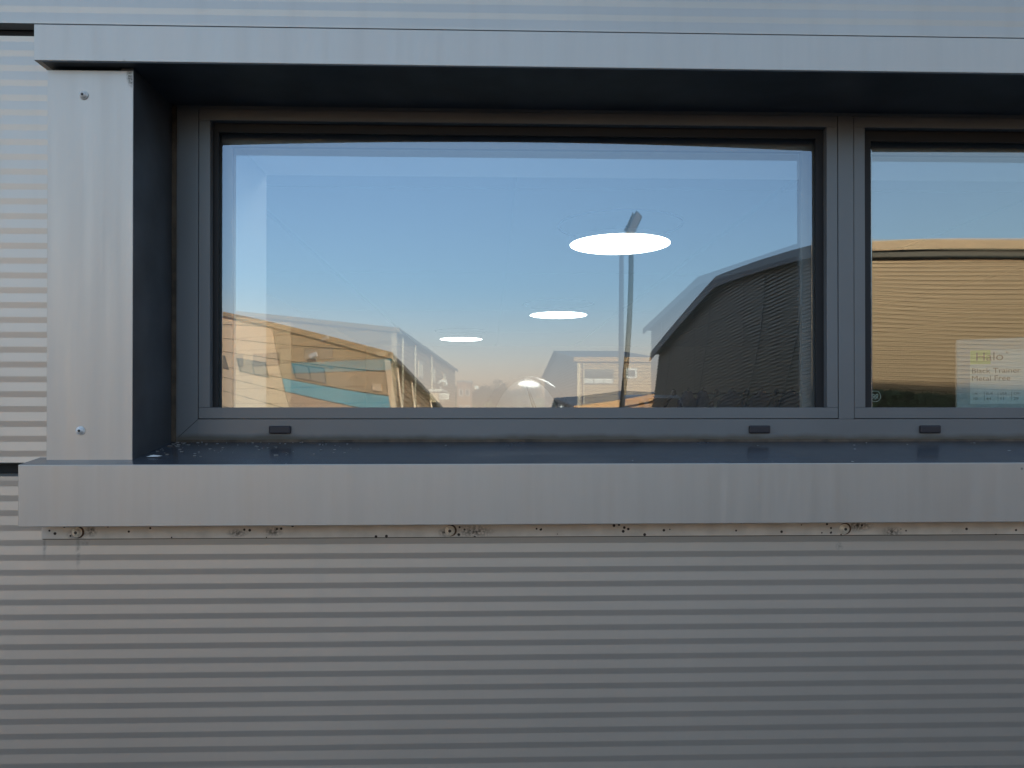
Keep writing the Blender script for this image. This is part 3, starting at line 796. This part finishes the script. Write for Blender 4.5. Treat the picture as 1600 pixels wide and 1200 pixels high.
# hedge along its foot
random.seed(3)
hv = []; hf = []
for i in range(17000):
    c = Vector((9.4 + 26 * random.random() ** 1.7, -19.0 + random.uniform(-.4, .4), random.uniform(0.1, 2.12)))
    a = Vector((random.gauss(0, 1), random.gauss(0, 1), random.gauss(0, 1))).normalized(); b = a.orthogonal().normalized() * 0.09
    k = len(hv); hv += [c - a * 0.11, c + b, c + a * 0.11, c - b]; hf.append((k, k + 1, k + 2, k + 3))
hd = empty('hedge', (0, 0, 0)); tag(hd, 'dark green hedge along the foot of the tan warehouse', 'hedge')
lf = mesh_obj('foliage', hv, hf, hedge_m, hd); lf['kind'] = 'stuff'
hc = MB()
for i in range(25): hc.tube([(11.7 + i, -19.0, 0), (11.8 + i, -19.03, 1.5)], 0.03, 5, 0.012)
tag(hc.build('stems', bark, hd), kind='stuff')

# ---------------------------------------------------------------- cream and teal unit on the left
lu = empty('panelled_unit', (-5.42, -43.2, 0), R(1.85)); tag(lu, 'cream and teal panelled unit with low gable reflected at left', 'building')
LW, LE, LR = 27.0, 6.20, 8.32
LDEP = -45.0
def top_at(x):          # x from 0 (right corner) to -LW
    return LE + (LR - LE) * (1 - abs(x + LW / 2) / (LW / 2))
MB().prism([(-0.1, 0), (-LW, 0), (-LW, LE - .1), (-LW / 2, LR - .1), (-0.1, LE - .1)], -0.10, LDEP + 0.1, 'y').build('core', dark_gut, lu)
SPL = -7.4  # edge of a neighbour's shadow, drawn as a change of panel colour
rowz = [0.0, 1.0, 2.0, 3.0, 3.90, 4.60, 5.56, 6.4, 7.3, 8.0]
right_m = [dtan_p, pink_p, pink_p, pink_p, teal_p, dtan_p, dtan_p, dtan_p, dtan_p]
def facade_panel(x0, x1, z0, z1, m):
    """panel with sloping top cut to the gable"""
    xs_ = [x0] + ([-LW / 2] if x0 < -LW / 2 < x1 else []) + [x1]
    tp = [min(z1, top_at(x)) for x in xs_]
    if max(tp) <= z0 + 0.02: return
    # clip where the gable line crosses this row
    pts = []
    N = 40
    for i in range(N + 1):
        x = x0 + (x1 - x0) * i / N
        t = min(z1, top_at(x))
        if t > z0: pts.append((x, t))
    if len(pts) < 2: return
    keep = [pts[0]] + [pts[i] for i in range(1, len(pts) - 1) if abs((pts[i][1] - pts[i - 1][1]) - (pts[i + 1][1] - pts[i][1])) > 1e-4] + [pts[-1]]
    poly_ = [(pts[-1][0], z0), (pts[0][0], z0)] + keep
    MB().prism(poly_, -0.095, 0.0, 'y').build('cladding_panel', m, lu)
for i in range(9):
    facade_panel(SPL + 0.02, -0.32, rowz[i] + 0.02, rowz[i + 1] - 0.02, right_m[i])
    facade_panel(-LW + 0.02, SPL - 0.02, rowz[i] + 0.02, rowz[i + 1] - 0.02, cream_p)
box('corner_trim', -0.30, 0.03, -0.3, 0.03, 0, LE - 0.02, cream_p, lu)
ribs_on('y', 0.0, 1, lambda z: (LDEP, -0.31), 0.0, LE - .02, 0.30, 0.05, 'side_cladding', brown_clad, lu)
def slab_x(x0, z0, x1, z1, y0, y1, th, name, m, parent):
    return MB().add([(x0, y0, z0), (x0, y1, z0), (x1, y1, z1), (x1, y0, z1), (x0, y0, z0 + th), (x0, y1, z0 + th), (x1, y1, z1 + th), (x1, y0, z1 + th)],
                    [(0, 1, 2, 3), (4, 7, 6, 5), (0, 4, 5, 1), (1, 5, 6, 2), (2, 6, 7, 3), (3, 7, 4, 0)]).build(name, m, parent)
k_ = (LR - LE) / (LW / 2)
slab_x(0.25, LE - k_ * .25, -LW / 2, LR, 0.25, LDEP, 0.16, 'roof_slope', roof_m, lu)
slab_x(-LW - 0.25, LE - k_ * .25, -LW / 2, LR, 0.25, LDEP, 0.16, 'roof_slope', roof_m, lu)
for a in (0.27, -LW - 0.27):
    slab_x(a, LE - k_ * .27 - 0.10, -LW / 2, LR - 0.10, 0.26, 0.30, 0.28, 'verge_trim', dtan_p, lu)
MB().tube([(0.30, 0.2, LE - 0.12), (0.30, LDEP, LE - 0.12)], 0.09, 8).build('gutter', roof_m, lu)
def far_window(parent, x0, x1, z0, z1, y, n, fm=win_frame, t=0.07, gm=far_glass, axis='x'):
    fr = MB()
    def B(mb, a0, a1, d0, d1, c0, c1):
        if axis == 'x': mb.box(a0, a1, y + d0, y + d1, c0, c1)
        else: mb.box(y + d0, y + d1, a0, a1, c0, c1)
    B(fr, x0, x1, 0.002, 0.07, z0, z0 + t); B(fr, x0, x1, 0.002, 0.07, z1 - t, z1)
    for i in range(n + 1):
        xx = x0 + (x1 - x0 - t) * i / n
        B(fr, xx, xx + t, 0.002, 0.068, z0 + t, z1 - t)
    w = fr.build('window', fm, parent)
    for i in range(n):
        a = x0 + (x1 - x0 - t) * i / n + t; b = x0 + (x1 - x0 - t) * (i + 1) / n
        q = MB(); B(q, a, b, 0.002, 0.035, z0 + t, z1 - t); q.build('pane', gm, w)
    return w
sky_glass = mat('reflecting_window_glass', (0.55, 0.58, 0.56), 0.06, 1.0)
# local x = world x + 5.2 (about)
def lx(px):
    t = (px - 764) / 1200
    return (44.9 * t + 5.2) / (1 + 0.6 * t)
far_window(lu, lx(478), lx(525), 4.70, 5.46, 0.0, 2, gm=sky_glass)
far_window(lu, lx(397), lx(439), 4.46, 5.30, 0.0, 2, gm=sky_glass)
far_window(lu, lx(335), lx(381), 4.46, 5.30, 0.0, 2, gm=sky_glass)
far_window(lu, lx(250), lx(318), 4.46, 5.30, 0.0, 3, gm=sky_glass)
# small wall fittings
fc = MB().box(lx(536) - 0.1, lx(536) + 0.12, 0.0, 0.12, 5.48, 5.58); fc.build('alarm_box', win_frame, lu)
ccam = MB().tube([(lx(515) - 0.30, 0.35, 5.86), (lx(515) + 0.22, 0.5, 6.02)], 0.11, 12); ccam.tube([(lx(515), 0.0, 5.75), (lx(515), 0.4, 5.9)], 0.04, 8)
ccam.build('security_camera', white_m, lu)
box('wall_light', lx(594), lx(608), 0.0, 0.12, 4.74, 5.02, cream_p, lu)
# side wall: downpipes, windows, porch, flue, sign
for yy in (-1.6, -7.5, -18):
    MB().tube([(0.16, yy, LE - 0.2), (0.16, yy, 0.1)], 0.06, 8).build('downpipe', pale_pipe, lu)
for yy in (-11.5, -20.5, -31):
    far_window(lu, yy - 1.2, yy + 1.2, 3.9, 5.1, 0.0, 2, fm=pale_pipe, t=0.16, axis='y')
box('porch_roof', 0.06, 1.1, -22.0, -16.8, 3.05, 3.25, white_m, lu)
box('porch_panel', 0.06, 0.9, -21.5, -17.2, 2.2, 3.04, cream_p, lu)
fp = MB().tube([(0.2, -22.6, 3.9), (0.55, -22.6, 4.12), (0.9, -22.6, 4.05), (0.98, -22.6, 3.7)], 0.14, 10)
fp.build('flue_pipe', white_m, lu, smooth=True)
MB().tube([(0.45, -22.4, 3.6), (0.45, -22.4, 2.9)], 0.06, 8).build('flue_pipe', white_m, lu)
sg = box('sign', 0.85, 1.65, -17.0, -16.95, 2.42, 2.92, white_m, lu)
ar = MB().prism([(0.95, 2.60), (1.10, 2.70), (1.10, 2.63), (1.55, 2.63), (1.55, 2.57), (1.10, 2.57), (1.10, 2.50)], -16.949, -16.940, 'y')
ar.build('arrow', ink, sg)
box('divider', 0.85, 1.65, -16.949, -16.944, 2.745, 2.765, ink, sg)

# the front of this unit is set askew to its side wall
def skew(o):
    if o.type == 'MESH':
        for q in o.data.vertices:
            if q.co.x < 0: q.co.y += 0.60 * q.co.x
        o.data.update()
    for c in o.children: skew(c)
skew(lu)

# ---------------------------------------------------------------- smaller ochre unit in the middle distance
mu = empty('ochre_unit', (8.0, -67.8, 0)); tag(mu, 'ochre gabled unit with white framed window beyond the lamp post', 'building')
MDY = -41.5; ME, MR = 6.2, 8.35
ribs_on('x', 0.0, 1, lambda z: (0.25, 6.75), 0.0, ME, 0.30, 0.05, 'front_cladding', far_clad, mu)
MB().prism([(-0.1, 0), (MDY, 0), (MDY, ME), (MDY / 2, MR), (-0.1, ME)], 0.08, 7.0, 'x').build('core', far_clad, mu)
def my(z):
    if z <= ME: return (MDY, 0)
    k = (MR - z) / (MR - ME); return (MDY / 2 - abs(MDY / 2) * k, MDY / 2 + abs(MDY / 2) * k)
ribs_on('y', 0.0, -1, my, 0.0, MR - .02, 0.30, 0.05, 'gable_cladding', roof_m, mu)
km = (MR - ME) / abs(MDY / 2)
roof_slab(0.4, ME - km * .4, MDY / 2, MR, -0.4, 7.4, 0.18, 'roof_slope', roof_m, mu)
roof_slab(MDY - 0.4, ME - km * .4, MDY / 2, MR, -0.4, 7.4, 0.18, 'roof_slope', roof_m, mu)
box('fascia', -0.4, 7.4, 0.41, 0.46, ME - 0.28, ME + 0.14, mat('orange_brown_fascia', (0.46, 0.27, 0.11), 0.5), mu)
box('corner_trim', -0.02, 0.25, -0.2, 0.06, 0, ME - 0.05, cream_p, mu)
box('corner_trim', 6.75, 7.05, -0.2, 0.06, 0, ME - 0.05, cream_p, mu)
w1 = far_window(mu, 0.55, 3.3, 3.9, 5.25, 0.0, 3, fm=win_frame)
box('blind', 0.62, 3.2, 0.036, 0.050, 4.0, 4.4, white_m, w1)
far_window(mu, 4.45, 5.4, 4.45, 5.35, 0.0, 1, fm=white_m, t=0.14)
MB().tube([(0.55, 0.12, ME - .3), (0.55, 0.12, 0.1)], 0.07, 8).build('downpipe', cream_p, mu)
box('wall_light', 3.75, 3.95, 0.0, 0.2, 3.75, 3.95, white_m, mu)

# far brick building and trees by the end of the road
fb = empty('far_office', (-5.4, -128, 0)); tag(fb, 'distant flat roofed building at the end of the yard', 'building')
box('wall', 0, 2.4, -8, 0, 0, 6.2, orange_m, fb); box('parapet', -0.1, 2.5, -8.1, 0.1, 6.2, 6.5, concrete, fb)
for x in (0.3, 1.4):
    for z in (1.2, 3.9): far_window(fb, x, x + 0.7, z, z + 1.1, 0.0, 1, fm=white_m, t=0.1)
ns = empty('notice_board', (-1.35, -80, 0)); tag(ns, 'small white board on a pole at the end of the yard', 'sign')
box('board', -0.22, 0.22, -0.03, 0.03, 3.75, 4.12, white_m, ns, bevel=0.01); MB().tube([(0, -0.05, 0), (0, -0.05, 3.9)], 0.03, 6).build('pole', post_m, ns)

def tree(x, y, h, r, seed, lab):
    rnd = random.Random(seed)
    t = empty('tree', (x, y, 0)); tag(t, lab, 'tree', 'trees at the far end of the yard')
    tk = MB().tube([(0, 0, 0), (0.1, 0, h * 0.45), (0.0, 0.1, h * 0.8)], 0.22, 8, 0.06)
    for k in range(7):
        a = k * 0.9; z = h * (0.35 + 0.07 * k)
        tk.tube([(0, 0, z), (math.cos(a) * r * .6, math.sin(a) * r * .6, z + r * .45)], 0.07, 5, 0.02)
    tk.build('trunk', bark, t)
    v = []; f = []
    cl = [Vector((rnd.gauss(0, r * .42), rnd.gauss(0, r * .42), h * .68 + rnd.gauss(0, h * .14))) for _ in range(26)]
    for i in range(2200):
        c = rnd.choice(cl) + Vector((rnd.gauss(0, r * .17), rnd.gauss(0, r * .17), rnd.gauss(0, r * .15)))
        a = Vector((rnd.gauss(0, 1), rnd.gauss(0, 1), rnd.gauss(0, 1))).normalized(); b = a.orthogonal().normalized() * 0.12
        k = len(v); v += [c - a * .18, c + b, c + a * .18, c - b]; f.append((k, k + 1, k + 2, k + 3))
    mesh_obj('crown', v, f, leaf_m, t)['kind'] = 'stuff'
for i, (x, y, h, r) in enumerate([(-1.9, -150, 6.6, 2.4), (1.2, -155, 7.0, 2.8), (4.6, -150, 6.3, 2.4), (8.0, -158, 7.2, 3.0), (-8.5, -160, 6.8, 2.6)]):
    tree(x, y, h, r, i, ['low brownish tree left of the road end', 'rounder tree just right of the road end', 'small tree half behind the clear dome reflection', 'broad tree nearest the ochre unit', 'leftmost far tree behind the distant building'][i])
hl = MB()
hp = [(-260 + i * 20, 9 + 5 * noise.noise(Vector((i * 0.31, 0, 0)))) for i in range(27)]
hl.prism([(260, 0), (-260, 0)] + [(a, b) for a, b in hp], -420, -400, 'y')
tag(hl.build('hills', hedge_m), 'low wooded ridge on the horizon', kind='structure')

# ---------------------------------------------------------------- lamp post in the yard
lp = empty('street_lamp', (5.0, -27.3, 0)); tag(lp, 'tall dark lamp post with tilted head standing in the yard', 'street lamp')
MB().tube([(0, 0, 0), (0, 0, 1.2)], 0.11, 12).build('base', post_m, lp, smooth=True)
MB().tube([(0, 0, 1.2), (0.0, 0, 4), (0.02, 0, 7.6)], 0.11, 12, 0.085).build('pole', post_m, lp, smooth=True)
MB().tube([(0.02, 0, 7.55), (0.04, 0, 7.7), (0.08, 0, 7.85)], 0.05, 8).build('bracket', post_m, lp, smooth=True)
hdl = MB().box(-0.30, 0.42, -0.16, 0.16, -0.14, 0.12)
M = Matrix.Translation((0.08, 0, 7.92)) @ Matrix.Rotation(R(-55), 4, 'Y')
hdl.v = [M @ q for q in hdl.v]; hdl.build('lamp_head', post_m, lp, bevel=0.04)
fn = MB()
for i in range(6): fn.box(-0.2 + i * 0.09, -0.17 + i * 0.09, -0.15, 0.15, 0.12, 0.19)
fn.v = [M @ q for q in fn.v]; fn.build('cooling_fins', post_m, lp)

# ---------------------------------------------------------------- white van parked beside the tan gable
vn = empty('white_van', (7.85, -30.2, 0), R(-8)); tag(vn, 'white van parked facing the window beside the shaded gable', 'van')
side = [(0.0, 0.35), (0.0, 0.95), (-0.25, 1.15), (-0.95, 1.35), (-1.65, 2.12), (-1.95, 2.25), (-4.9, 2.28), (-5.0, 2.1), (-5.0, 0.35)]
MB().prism(side, -0.85, 0.85, 'x').build('body', white_m, vn, bevel=0.05, seg=2)
MB().add([(-0.76, -0.98, 1.42), (0.76, -0.98, 1.42), (0.70, -1.60, 2.08), (-0.70, -1.60, 2.08), (-0.76, -1.1, 1.40), (0.76, -1.1, 1.40), (0.70, -1.72, 2.0), (-0.70, -1.72, 2.0)],
         [(0, 1, 2, 3), (4, 7, 6, 5), (0, 4, 5, 1), (1, 5, 6, 2), (2, 6, 7, 3), (3, 7, 4, 0)]).build('windscreen', van_glass, vn).location = (0, 0.03, 0.02)
for s in (-1, 1):
    MB().prism([(-1.35, 1.35), (-1.75, 1.95), (-2.35, 1.98), (-2.35, 1.35)], s * 0.84, s * 0.862, 'x').build('side_window', van_glass, vn)
    box('headlight', s * 0.62 - 0.16, s * 0.62 + 0.16, -0.06, 0.02, 0.78, 0.94, far_glass, vn, bevel=0.01)
    MB().box(min(s * .88, s * 1.08), max(s * .88, s * 1.08), -1.45, -1.35, 1.35, 1.60).build('mirror', black_pl, vn, bevel=0.02)
    for y in (-0.95, -4.1):
        wl = MB().lathe([(0.0, 0.0), (0.20, 0.0), (0.33, 0.0), (0.34, 0.03), (0.34, 0.19), (0.32, 0.22), (0.2, 0.22), (0, 0.21)], (s * 0.66, y, 0.34), (s, 0, 0), 20).build('wheel', tyre_m, vn, smooth=True)
        MB().lathe([(0, 0.0), (0.19, 0), (0.19, 0.01), (0.05, 0.03), (0, 0.03)], (s * 0.881, y, 0.34), (s, 0, 0), 16).build('rim', far_glass, wl)
box('grille', -0.45, 0.45, -0.02, 0.025, 0.62, 0.76, black_pl, vn, bevel=0.01)
box('bumper', -0.84, 0.84, -0.05, 0.06, 0.36, 0.58, black_pl, vn, bevel=0.03)
